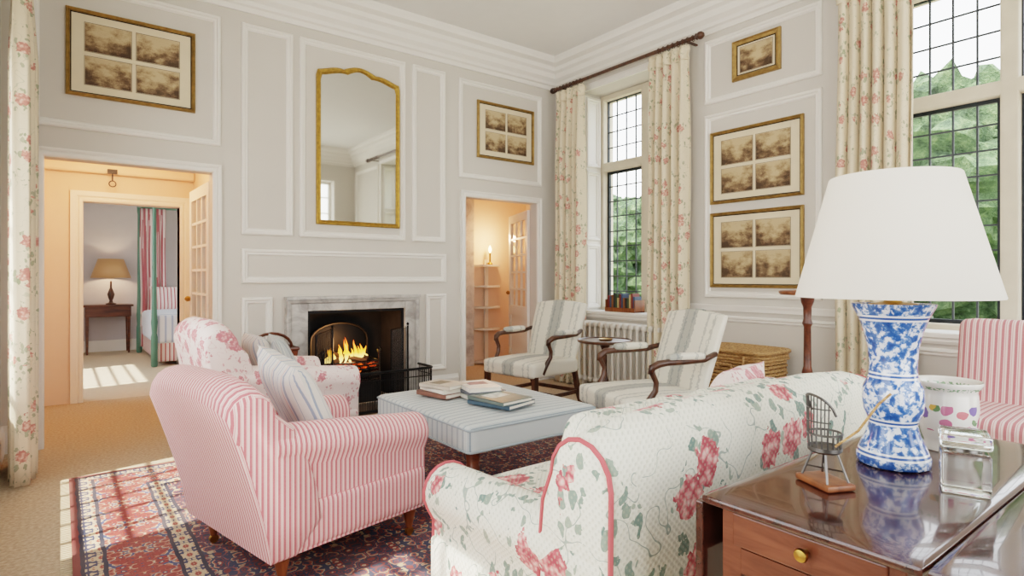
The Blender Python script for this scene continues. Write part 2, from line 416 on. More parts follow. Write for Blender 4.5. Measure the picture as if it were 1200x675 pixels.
F_=lambda a,z,p:(a,FY-p,z)
W_=lambda a,z,p:(WX-p,a,z)
MP=[(0,0),(0,.018),(.010,.026),(.022,.026),(.030,.014),(.044,.014),(.050,.008),(.056,.001)]
def ringframe(fn,a0,a1,z0,z1,prof):
    rings=[]
    for o,p in prof:
        rings.append([fn(a0+o,z0+o,p),fn(a1-o,z0+o,p),fn(a1-o,z1-o,p),fn(a0+o,z1-o,p)])
    return loft(rings,False)
pan=[(-.17,1.04,2.27,3.33),(1.2,1.62,1.56,3.33),(1.68,2.71,1.56,3.33),(2.79,3.17,1.56,3.33),(3.34,4.48,2.26,3.31),(1.2,3.18,1.15,1.44),(1.2,1.45,.25,1.03),(2.94,3.18,.25,1.03)]
obj('trim_panels_fireplace',join(*[ringframe(F_,*p,MP) for p in pan]),M_trim)
pan=[(2.17,3.22,2.78,3.36),(2.17,3.22,1.02,2.68),(2.0,3.28,.26,.86),(3.55,4.78,.26,.72),(.5,1.7,.26,.72),(-.75,.3,1.02,3.3)]
obj('trim_panels_window',join(*[ringframe(W_,*p,MP) for p in pan]),M_trim)
obj('trim_dado_rail',join(box(WX-.025,WX,1.85,3.40,.90,.94),box(WX-.04,WX,1.85,3.40,.94,.955)),M_trim)
def bb(name,fn,segs):
    P=[(0,0),(.022,0),(.022,.15),(.012,.17),(.008,.19),(0,.19)]
    obj(name,join(*[loft([[fn(a,z,p) for p,z in P],[fn(b,z,p) for p,z in P]]) for a,b in segs]),M_trim)
bb('baseboard_fireplace',F_,[(LX,-.17),(1.06,1.54),(2.86,3.33),(4.49,WX)])
bb('baseboard_window',W_,[(BY,FY)])
bb('baseboard_left',lambda a,z,p:(LX+p,a,z),[(BY,FY)])
def casing(name,fn,o,w=.065):
    a0,a1,z0,z1=o; P=[(0,.02),(.012,.028),(.03,.028),(.04,.018),(.055,.03),(w,.03),(w,0),(0,0)]
    path=lambda off:[(a0-off,0),(a0-off,z1+off),(a1+off,z1+off),(a1+off,0)]
    rings=[]
    for k in range(4):
        rings.append([fn(path(off)[k][0],path(off)[k][1],p) for off,p in P])
    obj(name,loft(rings),M_trim)
casing('trim_door_left',F_,DL); casing('trim_door_right',F_,DR)
casing('trim_door_bedroom',lambda a,z,p:(a,7.0-p,z),(.175,.99,0,1.93),.1)
obj('trim_jamb_bedroom',join(box(.155,.175,6.99,7.17,0,1.93),box(.99,1.01,6.99,7.17,0,1.93)),M_trim)
obj('trim_lobby_cornice',join(box(-.38,1.12,6.9,7.0,2.2,2.3),box(-.38,1.12,6.86,7.0,2.3,2.45)),M_warm,bevel=.02)
obj('wall_alarm_sensor',soft(-.235,-.165,FY-.05,FY,2.31,2.40,.012,n=6),M_white,smooth=True)

def glazed_door(name,loc,rz,w=.82,h=2.0):
    e=empty(name,loc,rz); t_=.02
    P=[box(0,.09,-t_,t_,0.01,h),box(w-.09,w,-t_,t_,0.01,h),box(.09,w-.09,-t_,t_,h-.1,h),box(.09,w-.09,-t_,t_,.01,.2),box(.09,w-.09,-t_,t_,.72,.84),box(.09,w-.09,-.008,.008,.2,.72)]
    for k in (1,2): x=.09+(w-.18)*k/3; P.append(box(x-.011,x+.011,-.014,.014,.84,h-.1))
    for k in range(1,5): z=.84+(h-.94)*k/5; P.append(box(.09,w-.09,-.0135,.0135,z-.011,z+.011))
    obj('leaf',join(*P),M_trim,e)
    obj('glass',box(.09,w-.09,-.002,.002,.84,h-.1),M_pane,e)
    obj('handle',lathe([(.0,0),(.022,.004),(.026,.03),(.012,.045),(0,.05)],(0,0,0),12),M_brass,e).matrix_local=Matrix.Translation((w-.045,t_,1.0))@Matrix.Rotation(-pi/2,4,'X')
glazed_door('door_1',(1.0,5.43,0),math.radians(91))
glazed_door('door_2',(4.42,5.43,0),math.radians(68),.84)
obj('ceiling_ring_pull',join(tube([(.40+.028*math.cos(a*pi/8),6.84,2.1+.028*math.sin(a*pi/8)) for a in range(16)],.005,6,True),tube([(.40,6.85,2.13),(.40,6.85,2.22)],.006,6),box(.36,.44,6.84,6.87,2.2,2.24)),M_black,smooth=True)

# ------------------------------------------------------------ windows
def window(n,w):
    y0,y1,z0,z1=w; e=empty('window_%d'%n,(0,0,0)); xg=5.06
    ym=(y0+y1)/2; fr=.055; tz=2.44
    S=[box(xg-.07,xg+.1,y0,y0+fr,z0,z1),box(xg-.07,xg+.1,y1-fr,y1,z0,z1),box(xg-.07,xg+.1,ym-.05,ym+.05,z0,z1),
       box(xg-.069,xg+.099,y0,y1,tz-.02,tz+.08),box(xg-.069,xg+.099,y0,y1,z1-.06,z1),box(xg-.069,xg+.12,y0,y1,z0-.02,z0+.05)]
    obj('stone_frame',join(*S),M_stone,e,bevel=.012)
    L=[];K=[]
    for a,b in ((y0+fr,ym-.05),(ym+.05,y1-fr)):
        for zz0,zz1,cas in ((z0+.05,tz-.02,True),(tz+.08,z1-.06,False)):
            q=.028 if cas else .010
            K+= [box(xg,xg+.03,a,a+q,zz0,zz1),box(xg,xg+.03,b-q,b,zz0,zz1),box(xg+.001,xg+.029,a,b,zz0,zz0+q),box(xg+.001,xg+.029,a,b,zz1-q,zz1)]
            for k in range(1,4): y=a+(b-a)*k/4; L.append(box(xg+.008,xg+.02,y-.006,y+.006,zz0,zz1))
            nr=max(2,round((zz1-zz0)/.17))
            for k in range(1,nr): z=zz0+(zz1-zz0)*k/nr; L.append(box(xg+.009,xg+.019,a,b,z-.006,z+.006))
    obj('glazing_bars',join(*L),M_lead2,e); obj('casement',join(*K),M_lead,e)
    obj('sill_board',box(WX-.04,xg-.07,y0-.0,y1+.0,z0-.03,z0+.008),M_trim,e,bevel=.008)
    obj('architrave',ringframe(W_,y0-.07,y1+.07,z0-.07,z1+.07,[(0,0),(0,.02),(.02,.03),(.05,.02),(.07,.02),(.07,0)]),M_trim,e)
    for yy,s in ((y1,-1),(y0,1)):
        P=[]
        for zz0,zz1 in ((z0+.03,1.58),(1.62,2.42),(2.46,z1-.05)):
            ff=lambda a,z,p,yy=yy,s=s:(a,yy+s*(p+.012),z)
            P.append(ringframe(ff,WX+.03,WX+.25,zz0,zz1,MP))
            P.append(box(WX+.01,WX+.27,yy,yy+s*.012,zz0-.02,zz1+.02))
        obj('shutter',join(*P),M_trim,e)
window(1,W1); window(2,W2)
def simple_window(name,axis,fx,ops):
    e=empty(name)
    a0,a1,z0,z1=ops; K=[]
    def bx(a,b,c,d,t=.02): K.append(box(fx-t,fx+t,a,b,c,d) if axis=='x' else box(a,b,fx-t,fx+t,c,d))
    bx(a0,a0+.05,z0,z1);bx(a1-.05,a1,z0,z1);bx(a0,a1,z0,z0+.05,.019);bx(a0,a1,z1-.05,z1,.019)
    n=max(2,round((a1-a0)/.24))
    for k in range(1,n): a=a0+(a1-a0)*k/n; bx(a-.012,a+.012,z0,z1,.012)
    r=max(2,round((z1-z0)/.3))
    for k in range(1,r): z=z0+(z1-z0)*k/r; bx(a0,a1,z-.012,z+.012,.011)
    obj('frame',join(*K),M_trim,e)
simple_window('window_3','x',LX-.3,LW[0]); simple_window('window_4','x',LX-.3,LW[1])  # the latter is an unseen window added for its daylight
simple_window('window_5','y',BY-.22,BW[0]); simple_window('window_6','y',BY-.22,BW[1])  # both unseen, added so sky light enters from behind the camera
simple_window('window_7','x',-.68,(7.6,9.4,.9,2.6))

# curtains
def curtain(name,fixed,a0,a1,z0,z1,folds,amp,axis='x',seed=0,flare=0.0):
    na=folds*12; nz=24; V=[];F=[]
    for j in range(nz+1):
        tz=j/nz; z=z1+(z0-z1)*tz
        k=.35+.65*min(1,tz*4)
        for i in range(na+1):
            ta=i/na
            ph=2*pi*folds*ta+.5*math.sin(3*ta+seed)+.35*math.sin(tz*3+seed+ta*5)
            off=amp*k*(math.sin(ph)+.25*math.sin(2*ph+seed))*(1+.25*math.sin(9*ta+seed))
            ca=(a0+a1)/2; a=ca+(a0+(a1-a0)*ta-ca)*(1+flare*tz)+.012*math.cos(ph)*k+.006*math.sin(tz*9+seed)
            V.append((fixed+off,a,z) if axis=='x' else (a,fixed+off,z))
    for j in range(nz):
        for i in range(na):
            q=j*(na+1)+i; F.append((q,q+1,q+na+2,q+na+1))
    return (V,F)
def curtain_obj(name,fixed,a0,a1,z1,folds,amp,seed,flare=0.05):
    e=empty(name,(fixed,(a0+a1)/2,0))
    p=curtain(name,0,(a0-a1)/2,(a1-a0)/2,.012,z1,folds,amp,'x',seed,flare)
    obj('drape',p,M_curt,e,smooth=True,solid=.006,sharp=180)
    h=curtain(name,0,(a0-a1)/2-.004,(a1-a0)/2+.004,z1-.10,z1+.03,folds,amp*.5,'x',seed,0)
    obj('heading',h,M_curt,e,smooth=True,solid=.014,sharp=180)
curtain_obj('curtain',4.57,4.66,5.08,3.31,5,.045,1)
curtain_obj('curtain',4.57,3.30,3.74,3.31,5,.05,2)
curtain_obj('curtain',4.56,1.50,1.98,3.31,6,.055,3.3)
curtain_obj('curtain',-.19,4.33,4.95,3.31,6,.055,4.7,0.0)
def rod(name,x,y0,y1,wallx):
    e=empty(name,(x,(y0+y1)/2,3.378)); h=(y1-y0)/2
    obj('pole',tube([(0,-h,0),(0,h,0)],.019,12),M_walnut,e,smooth=True)
    for s in (-1,1):
        obj('finial',xf(lathe([(0.02,0),(.03,.01),(.022,.02),(.035,.04),(.034,.06),(.02,.08),(0,.085)],(0,0,0),16),Matrix.Translation((0,s*h,0))@Matrix.Rotation(-s*pi/2,4,'X')),M_walnut,e,smooth=True)
        obj('bracket',box(min(0,wallx-x),max(0,wallx-x),s*h*.9-.012,s*h*.9+.012,-.018,-.005),M_walnut,e)
    R=[]
    for k in range(16):
        s=-1 if k<8 else 1; y=s*(h*.97-(k%8)*.055)
        R.append(tube([(.026*math.cos(a*pi/6),y,.026*math.sin(a*pi/6)-.003) for a in range(12)],.004,6,True))
    obj('rings',join(*R),M_walnut,e,smooth=True)
rod('curtain_rod',4.57,3.22,5.12,WX); rod('curtain_rod',4.56,.2,2.02,WX)

# ------------------------------------------------------------ pictures & mirror
def quad(fn,a0,a1,z0,z1,p): return [fn(a0,z0,p),fn(a1,z0,p),fn(a1,z1,p),fn(a0,z1,p)],[(0,1,2,3)]
def picture(name,fn,a0,a1,z0,z1,nx,nz,fw=.028,mar=.085,seed=0):
    c=Vector(fn((a0+a1)/2,(z0+z1)/2,0)); e=empty(name,c)
    g=lambda a,z,p: tuple(Vector(fn(a,z,p))-c)
    obj('frame',ringframe(g,a0,a1,z0,z1,[(0,.001),(0,.022),(.008,.03),(.014,.024),(.020,.028),(fw-.004,.018),(fw,.010)]),M_gold,e)
    obj('inner_slip',ringframe(g,a0+fw-.001,a1-fw+.001,z0+fw-.001,z1-fw+.001,[(0,.013),(.006,.013),(.006,.008)]),M_black,e)
    obj('mount',quad(g,a0+fw/2,a1-fw/2,z0+fw/2,z1-fw/2,.009),M_mat,e)
    V=[];F=[];U=[];L=[]
    w=(a1-a0-2*fw-2*mar-(nx-1)*.035)/nx; h=(z1-z0-2*fw-2*mar*.75-(nz-1)*.04)/nz
    for i in range(nx):
        for j in range(nz):
            x=a0+fw+mar+i*(w+.035); z=z0+fw+mar*.75+j*(h+.04)
            v,f=quad(g,x,x+w,z,z+h,.011); o=len(V); V+=v; F.append(tuple(k+o for k in f[0]))
            s=seed+i*3+j*7; U+=[(s,s+0),(s+.999,s),(s+.999,s+.999),(s,s+.999)]
            L.append(ringframe(g,x-.005,x+w+.005,z-.005,z+h+.005,[(0,.010),(.0,.0113),(.003,.0113),(.003,.010)]))
    obj('engravings',(V,F),M_print,e,uvs=U); obj('border',join(*L),M_line,e)
picture('framed_engravings',F_,.03,.855,2.51,3.14,2,2,seed=1)
picture('framed_engravings',F_,3.57,4.36,2.50,3.12,2,2,seed=20)
picture('framed_engravings',W_,2.31,3.16,1.86,2.51,2,2,seed=40)
picture('framed_engravings',W_,2.31,3.16,1.11,1.78,2,2,seed=60)
picture('framed_print',W_,2.50,2.94,2.92,3.27,1,1,fw=.045,mar=.03,seed=80)
def mirror():
    cx=(1.827+2.645)/2; e=empty('gilt_mirror',(cx,FY,1.68)); hw=.41
    def halfw(d):
        w=hw-d; zt=1.45-d; P=[(-w,d),(w,d)]
        S=[(w,zt-.10)]
        # scalloped shoulder then shallow arch
        for k in range(0,9):
            a=k/8; x=w-.012-(.24)*a; s=a*a*(3-2*a)
            S.append((x,zt-.055+.045*s+.012*math.sin(a*pi)))
        for k in range(1,8):
            a=k/8; x=(w-.252)*(1-a); S.append((x,zt-.01+.045*math.sin(a*pi/2)))
        P+=S; P.append((0,zt+.036)); P+=[(-x,z) for x,z in S[::-1]]
        return P
    rings=[[(x,-p,z) for x,z in halfw(d)] for d,p in [(0,.001),(0,.025),(.01,.036),(.022,.028),(.030,.033),(.042,.014)]]
    obj('frame',loft(rings,False),M_mgold,e)
    o=halfw(.039); n=len(o); V=[(0,-.015,.7)]+[(x,-.015,z) for x,z in o]
    obj('glass',(V,[(0,1+i,1+(i+1)%n) for i in range(n)]),M_mirror,e)
mirror()

# ------------------------------------------------------------ fireplace
e=empty('fireplace',(2.195,FY,0))
obj('surround',join(box(-.63,-.455,-.05,-.001,0,.995),box(.495,.63,-.05,-.001,0,.995),box(-.455,.495,-.05,-.001,.90,.995)),M_marble,e,bevel=.006)
obj('surround_moulding',join(ringframe(lambda a,z,p:(a,-p-.001,z),-.645,.645,-.03,1.01,[(0,0),(0,.065),(.015,.078),(.035,.07),(.045,.05),(.045,0)]),box(-.65,.65,-.085,-.001,1.005,1.03)),M_marble,e)
obj('slips',join(box(-.455,-.43,-.02,-.001,0,.9),box(.47,.495,-.02,-.001,0,.9),box(-.43,.47,-.02,-.001,.875,.9)),M_black,e)
e=empty('hearth',(2.195,FY,0)); obj('slab',box(-.68,.68,-.42,-.055,0,.018),M_slate,e,bevel=.004)
g=empty('fire_grate',(2.2,FY+.2,0.001))
arch=[(-.29,0)]+[(-.29,.58)]+[(.29*math.cos(pi-a*pi/12),.58+.17*math.sin(a*pi/12)) for a in range(1,12)]+[(.29,.58),(.29,0)]
obj('fireback',loft([[(x,.22,z) for x,z in arch],[(x,.25,z) for x,z in arch]]),M_black,g)
arch2=[(.29*math.cos(pi-a*pi/12),.20,.58+.17*math.sin(a*pi/12)) for a in range(0,13)]
obj('fireback_rim',tube([(-.29,.20,.3)]+arch2+[(.29,.20,.3)],.012,8),M_grate,g,smooth=True)
B=[]
for k in range(6):
    z=.22+k*.035; B.append(tube([(-.28,.1,z),(-.28,-.12,z),(-.15,-.17,z),(0,-.185,z),(.15,-.17,z),(.28,-.12,z),(.28,.1,z)],.009,6))
for x in (-.28,.28): B.append(lathe([(.022,0),(.015,.05),(.014,.2),(.014,.46),(.024,.48),(.028,.50),(.0,.53)],(x,-.12,0),12))
for x in (-.26,.26): B.append(box(x-.01,x+.01,-.1,.2,.16,.2))
for k in range(9): B.append(box(-.24+k*.06-.006,-.24+k*.06+.006,-.15,.2,.17,.185))
obj('basket',join(*B),M_steel,g,smooth=True)
obj('ash_apron',join(box(-.27,.27,-.15,-.14,.0,.20)),M_grate,g)
E=[]
for k in range(34):
    x=random.uniform(-.23,.23); y=random.uniform(-.1,.14); z=random.uniform(.24,.37); r=random.uniform(.025,.045)
    E.append(soft(x-r,x+r,y-r,y+r,z-r*.7,z+r*.7,r*.5,n=3))
obj('embers',join(*E),M_ember,g)
obj('logs',join(tube([(-.22,.02,.38),(.0,.05,.41),(.22,.03,.40)],[.035,.042,.033],8),tube([(-.17,-.06,.39),(.17,.10,.44)],[.03,.03],8),tube([(.16,-.08,.38),(-.12,.08,.46)],[.028,.024],8)),M_log,g,smooth=True)
Fl=[]
for k in range(19):
    x=-.21+k*.0235+random.uniform(-.012,.012); y=random.uniform(-.05,.1); h=random.uniform(.10,.27)*(1-.5*abs(x)/.22); ph=random.random()*6
    Fl.append(tube([(x+.014*math.sin(ph+i*.9),y,.38+h*i/6) for i in range(7)],[.008,.018,.022,.017,.012,.006,.001],8))
obj('flames',join(*Fl),M_flame,g,smooth=True)
L=bpy.data.lights.new('fire_glow','POINT'); L.energy=6; L.color=(1,.5,.2); L.shadow_soft_size=.08; o=bpy.data.objects.new('fire_glow',L); o.location=(0,-.05,.55); o.parent=g; COL.objects.link(o)
s=empty('fire_screen',(2.2,FY-.16,0.019))
M_mesh=T('screen_mesh'); tb=M_mesh.n('ShaderNodeBsdfTransparent'); ms=M_mesh.n('ShaderNodeMixShader'); ms.inputs[0].default_value=.6; M_mesh.done('#3a3836',.4,.5)
M_mesh.l(tb.outputs[0],ms.inputs[1]); M_mesh.l(M_mesh.b.outputs[0],ms.inputs[2]); M_mesh.l(ms.outputs[0],M_mesh.nt.nodes['Material Output'].inputs[0]); M_mesh=M_mesh.m
P=[];Q=[]
for (x0,y0,x1,y1) in ((-.44,-.04,-.27,.03),(.30,.03,.44,-.04)):
    P+=[tube([(x0,y0,0),(x0,y0,.68),(x1,y1,.72),(x1,y1,0)],.010,6),tube([(x0,y0,.05),(x1,y1,.05)],.007,6)]
    for k in range(1,8): a=k/8; P.append(tube([(x0+(x1-x0)*a,y0+(y1-y0)*a,.05),(x0+(x1-x0)*a,y0+(y1-y0)*a,.68+.04*a)],.002,4))
    Q.append(([(x0,y0,.03),(x1,y1,.03),(x1,y1,.71),(x0,y0,.67)],[(0,1,2,3)]))
    P.append(lathe([(0,.0),(.012,.01),(.014,.02),(0,.035)],(x1,y1,.72),10))
obj('frame',join(*P),M_black,s,smooth=True)
obj('mesh_panel',join(*Q),M_mesh,s)
f=empty('fireplace_fender',(2.195,4.82,0.0)); hwf=.58
P=[]; path=[(-hwf,.30),(-hwf,.05)]+[(-hwf+.05-.05*math.cos(a*pi/8),.05-.05*math.sin(a*pi/8)) for a in range(1,4)]+[(-hwf+.05,0),(hwf-.05,0)]+[(hwf-.05+.05*math.sin(a*pi/8),.05-.05*math.cos(a*pi/8)) for a in range(1,4)]+[(hwf,.05),(hwf,.30)]
for z,r in ((.03,.012),(.36,.012),(.29,.005)): P.append(tube([(x,y,z) for x,y in path],r,6))
cur=[Vector((x,y,0)) for x,y in path]
for a,b in zip(cur[:-1],cur[1:]):
    n=max(1,int((b-a).length/.016))
    for k in range(n): q=a+(b-a)*k/n; P.append(tube([(q.x,q.y,.02),(q.x,q.y,.36)],.003,4))
obj('wirework',join(*P),M_black,f)
e=empty('log_basket',(1.37,5.02,0))
rg=lambda w,d,z:[(x*w,y*d,z) for x,y in ((-1,-1),(1,-1),(1,1),(-1,1))]
obj('body',loft([rg(.12,.11,.0),rg(.17,.15,.62),rg(.16,.14,.62),rg(.11,.10,.03)]),M_mahog,e)
obj('rim',tube([(-.17,-.15,.62),(.17,-.15,.62),(.17,.15,.62),(-.17,.15,.62)],.014,8,True),M_mahog,e,smooth=True)
obj('handle',tube([(.165*math.cos(a*pi/10),0,.62+.12*math.sin(a*pi/10)) for a in range(11)],.012,8),M_mahog,e,smooth=True)
obj('logs',join(*[tube([(-.1+.06*k,-.1,.59+.02*(k%2)),(-.08+.06*k,.1,.61+.02*(k%3))],.035,8) for k in range(4)]),M_log,e,smooth=True)

# ------------------------------------------------------------ rug
e=empty('persian_rug',(1.74,2.75,0)); obj('pile',box(-1.70,1.70,-1.60,1.60,0.001,.013),M_rug,e)
fr=[]
for k in range(150):
    y=-1.59+k*3.18/149; fr.append(box(-1.74,-1.70,y-.004,y+.004,.001,.006))
obj('fringe',join(*fr),plain('fringe','#c8b89c',.9),e)

# ------------------------------------------------------------ upholstered seating
def leg_turn(x,y,h=.15,r=.028):
    return lathe([(r*.5,.035),(r*.6,.05),(r*.9,h*.6),(r*1.1,h*.75),(r*.8,h*.8),(r*1.2,h*.88),(r*1.2,h+.02)],(x,y,0),14)
def upholstered(name,loc,rz,W,D,seatH,armH,H,rake,th,m,pipe=None,ncush=1,at=.16,legh=.15,uvarm='x',slope=.05,back_round=.06):
    e=empty(name,loc,rz); b0=legh-.01; x0=-D/2; iw=W/2-at
    obj('seat_frame',soft(x0+.02,D/2-.03,-W/2+.02,W/2-.02,b0,.33,.03,n=10),m,e,smooth=True,uv='box')
    cw=2*iw/ncush
    for k in range(ncush):
        y=-iw+k*cw
        obj('seat_cushion_%d'%k,soft(x0+.20,D/2+.015,y+.003,y+cw-.003,.30,seatH,.055,.025),m,e,smooth=True,uv='y',sharp=180)
        if pipe:
            for zz in (seatH-.035,.335):
                obj('cushion_piping',tube([(D/2-.015,y+.03,zz),(D/2+.01,y+.06,zz),(D/2+.012,y+cw-.06,zz),(D/2-.015,y+cw-.03,zz)],.006,6),pipe,e,smooth=True)
    rr=at*.5
    def sec(x,h,sc=1.0,s=1):
        pts=[(0,b0),(0,(b0+h)*.5),(0,h-rr)]
        for k in range(1,12):
            a=pi-k*(pi*1.28)/12; pts.append((rr+rr*math.cos(a),h-rr+rr*math.sin(a)))
        pts+=[(at*.80,h-rr*2.0),(at*.80,(b0+h)*.45),(at*.82,b0)]
        cy=at*.45; cz=(b0+h)/2
        return [(x,s*(iw+cy+(o-cy)*sc),cz+(z-cz)*(1-(1-sc)*.35)) for o,z in pts]
    for s in (1,-1):
        xs=[x0+.02,x0+.15,x0+.3,-.0,.15,D/2-.12,D/2-.05,D/2-.035,D/2-.03]
        rings=[]
        for i,x in enumerate(xs):
            tt=(x-x0)/D; h=armH+slope*(1-tt)**1.5+.012*math.sin(tt*pi)
            sc=[1,1,1,1,1,1,1,.94,.80][i]; rings.append(sec(x,h,sc,s))
        obj('arm_%s'%('left' if s>0 else 'right'),loft(rings),m,e,smooth=True,uv=uvarm,sharp=60)
        if pipe:
            r=sec(D/2-.045,armH+.004,1.01,s); obj('arm_piping',tube(r[1:-1],.006,6),pipe,e,smooth=True)
            ln=[]
            for x in [x0+.1+k*(D-.16)/10 for k in range(11)]:
                tt=(x-x0)/D; h=armH+slope*(1-tt)**1.5+.012*math.sin(tt*pi); ln.append((x,s*(iw+.012),h-rr*.55))
            obj('arm_seam_piping',tube(ln,.005,6),pipe,e,smooth=True)
    def bsec(y,Hc,sc=1.0):
        f=lambda z:-rake*max(0,(z-.25)/(H-.25))**1.15
        tt=th; pts=[]
        xf_=x0+th+.04
        for z in (.25,.38,.5,.62,.74,.86,1.0):
            if z<H-back_round-tt*.5-.01: pts.append((xf_+f(z)+.02*math.sin((z-.25)/(Hc-.25)*pi),z))
        r=tt/2; zc=Hc-r; xc=xf_+f(Hc)-r
        for k in range(0,9):
            a=k*pi*1.0/8; pts.append((xc+r*math.cos(a),zc+r*math.sin(a)))
        for q in (.85,.65,.45,.25,.0):
            z=b0+(zc-b0)*q; pts.append((x0+ (xc-r-x0)*q**1.25,z))
        pts.append((x0+.1,b0))
        cx=sum(p[0] for p in pts)/len(pts); cz=(Hc+b0)/2
        return [(cx+(px-cx)*sc,y,cz+(z-cz)*(1-(1-sc)*.3)) for px,z in pts]
    hw=W/2-.02; ys=[-hw-.012,-hw,-hw*.93,-hw*.8,-hw*.5,0,hw*.5,hw*.8,hw*.93,hw,hw+.012]
    rings=[]
    for i,y in enumerate(ys):
        q=min(1,abs(y)/hw); Hc=H-back_round*q**5
        rings.append(bsec(y,Hc,.86 if i in (0,len(ys)-1) else 1.0))
    obj('back',loft(rings),m,e,smooth=True,uv='box',sharp=70)
    if pipe:
        for i in (1,-2): obj('back_piping',tube([ (p[0],p[1]*1.003,p[2]) for p in rings[i][1:-1]],.0065,6),pipe,e,smooth=True)
    LG=[]
    for sx,sy in ((1,1),(1,-1),(-1,1),(-1,-1)):
        LG.append(leg_turn(sx*(D/2-.08),sy*(W/2-.09),legh))
    obj('legs',join(*LG),M_beech,e,smooth=True)
    obj('castors',join(*[xf(lathe([(.0,-.009),(.019,-.008),(.019,.008),(0,.009)],(0,0,0),14),Matrix.Translation((sx*(D/2-.08),sy*(W/2-.09),.0195))@Matrix.Rotation(pi/2,4,'X')) for sx in (1,-1) for sy in (1,-1)]),M_brass,e,smooth=True)
    return e
RG=.0145
c1=upholstered('striped_armchair',(.91,2.67,RG),math.radians(12),.78,.78,.44,.56,.83,.22,.17,M_pink,slope=.08)
def put_pillow(par,name,m,w,h,th,loc,rot):
    o=obj(name,pillow(w,h,th),m,par,smooth=True,uv='y',sharp=180)
    o.location=loc; o.rotation_euler=rot; return o
put_pillow(c1,'pillow',M_pilb,.48,.46,.15,(-.10,-.04,.65),(math.radians(8),math.radians(-26),math.radians(-12)))
c2=upholstered('toile_armchair',(1.14,4.02,RG),math.radians(4),.78,.86,.46,.60,.94,.16,.18,M_toile,slope=.08)
put_pillow(c2,'pillow',M_pilb,.42,.40,.14,(-.12,-.06,.64),(0,math.radians(-20),math.radians(-5)))
put_pillow(c2,'pillow_front',M_tick,.42,.40,.13,(.0,-.12,.63),(0,math.radians(-24),math.radians(-14)))
M_pipe=plain('salmon_piping','#c4585c',.7)
c3=upholstered('rose_chintz_sofa',(1.73,1.345,RG),math.radians(90),1.54,.86,.46,.55,.85,.05,.20,M_rose,pipe=M_pipe,ncush=2,at=.18,slope=.03,back_round=.05)
for k in (0,1):
    o=obj('back_cushion_%d'%k,soft(-.07,.07,-.28,.28,-.18,.18,.06,0,puffs=.025),M_rose,c3,smooth=True,sharp=180)
    o.location=(-.10,-.29+.58*k,.61); o.rotation_euler=(0,math.radians(-8),0)
put_pillow(c3,'pillow',M_toile,.40,.38,.14,(.02,-.42,.66),(0,math.radians(-25),math.radians(12)))
c4=empty('striped_settee',(4.02,.5,0)); c4.rotation_euler=(0,0,pi)
obj('seat_base',soft(-.38,.36,-.68,.68,.15,.36,.03,n=10),M_pink2,c4,smooth=True,uv='y')
obj('seat_cushion',soft(-.25,.40,-.68,.68,.34,.49,.05,.02),M_pink2,c4,smooth=True,uv='y',sharp=180)
bk=soft(-.09,.09,-.68,.68,.0,.62,.06,n=14); obj('back',xf(bk,Matrix.Translation((-.24,0,.34))@Matrix.Rotation(math.radians(-10),4,'Y')),M_pink2,c4,smooth=True,uv='y',sharp=180)
obj('legs',join(*[leg_turn(sx*.3,sy*.6,.15) for sx in (1,-1) for sy in (1,-1)]+[box(sx*.3-.012,sx*.3+.012,sy*.6-.012,sy*.6+.012,0,.04) for sx in (1,-1) for sy in (1,-1)]),M_beech,c4,smooth=True)

def gains(name,loc,rz):
    e=empty(name,loc,rz)
    obj('seat',soft(-.30,.31,-.31,.31,.33,.455,.03,.02),M_ikat,e,smooth=True,uv='y',sharp=180)
    rings=[]
    for k in range(13):
        tt=k/12; z=.40+.54*tt; xc=-.27-.17*tt**1.1; hw=.285+.02*tt; th=.035+.012*math.sin(tt*pi)
        ring=[]; N=16
        for j in range(N+1):
            y=-hw+2*hw*j/N; zz=z+(.03*(math.cos(y/hw*pi)*.5+.5)*(k-9)/3 if k>9 else 0)
            ring.append((xc+th*(1-abs(y/hw)**8*.6),y,zz))
        for j in range(N,-1,-1):
            y=-hw+2*hw*j/N; zz=z+(.03*(math.cos(y/hw*pi)*.5+.5)*(k-9)/3 if k>9 else 0)
            ring.append((xc-th*(1-abs(y/hw)**8*.6),y,zz))
        rings.append(ring)
    obj('back',loft(rings),M_ikat,e,smooth=True,uv='y',sharp=50,bevel=.012)
    for s in (1,-1):
        y=s*.315
        obj('arm_pad_%d'%s,soft(-.25,.02,y-.028,y+.028,.675,.715,.018,.008,n=8),M_ikat,e,smooth=True,uv='x',sharp=180)
        obj('arm_%d'%s,join(tube([(-.36,s*.29,.70),(-.25,y,.672),(-.1,y+s*.01,.668),(.03,y+s*.012,.668),(.09,y+s*.01,.662),(.13,y,.64),(.14,y,.60)],[.018,.02,.02,.021,.024,.024,.018],8),
            tube([(.135,y,.64),(.125,y,.60),(.10,y,.55),(.105,y,.50),(.15,s*.30,.43),(.19,s*.295,.36)],[.02,.018,.017,.018,.021,.022],8)),M_walnut,e,smooth=True,sharp=180)
    P=[]
    for s in (1,-1):
        P.append(box(.25,.295,s*.285-.022,s*.285+.022,0,.35))
        a=s*.27; P.append(loft([[(x-.0+dx,a+dy,z) for dx,dy in ((-.02,-.02),(.02,-.02),(.02,.02),(-.02,.02))] for x,z in ((-.40,0),(-.34,.15),(-.29,.33),(-.29,.42))]))
        P.append(box(-.35,.26,s*.275-.010,s*.275+.010,.13,.165))
    P.append(box(-.03,-.008,-.27,.27,.135,.16)); P.append(box(-.37,-.345,-.27,.27,.13,.165))
    obj('legs_and_stretchers',join(*P),M_walnut,e,bevel=.003)
gains('open_armchair',(3.38,4.12,RG),math.radians(189))
gains('open_armchair',(3.04,2.56,RG),math.radians(163))

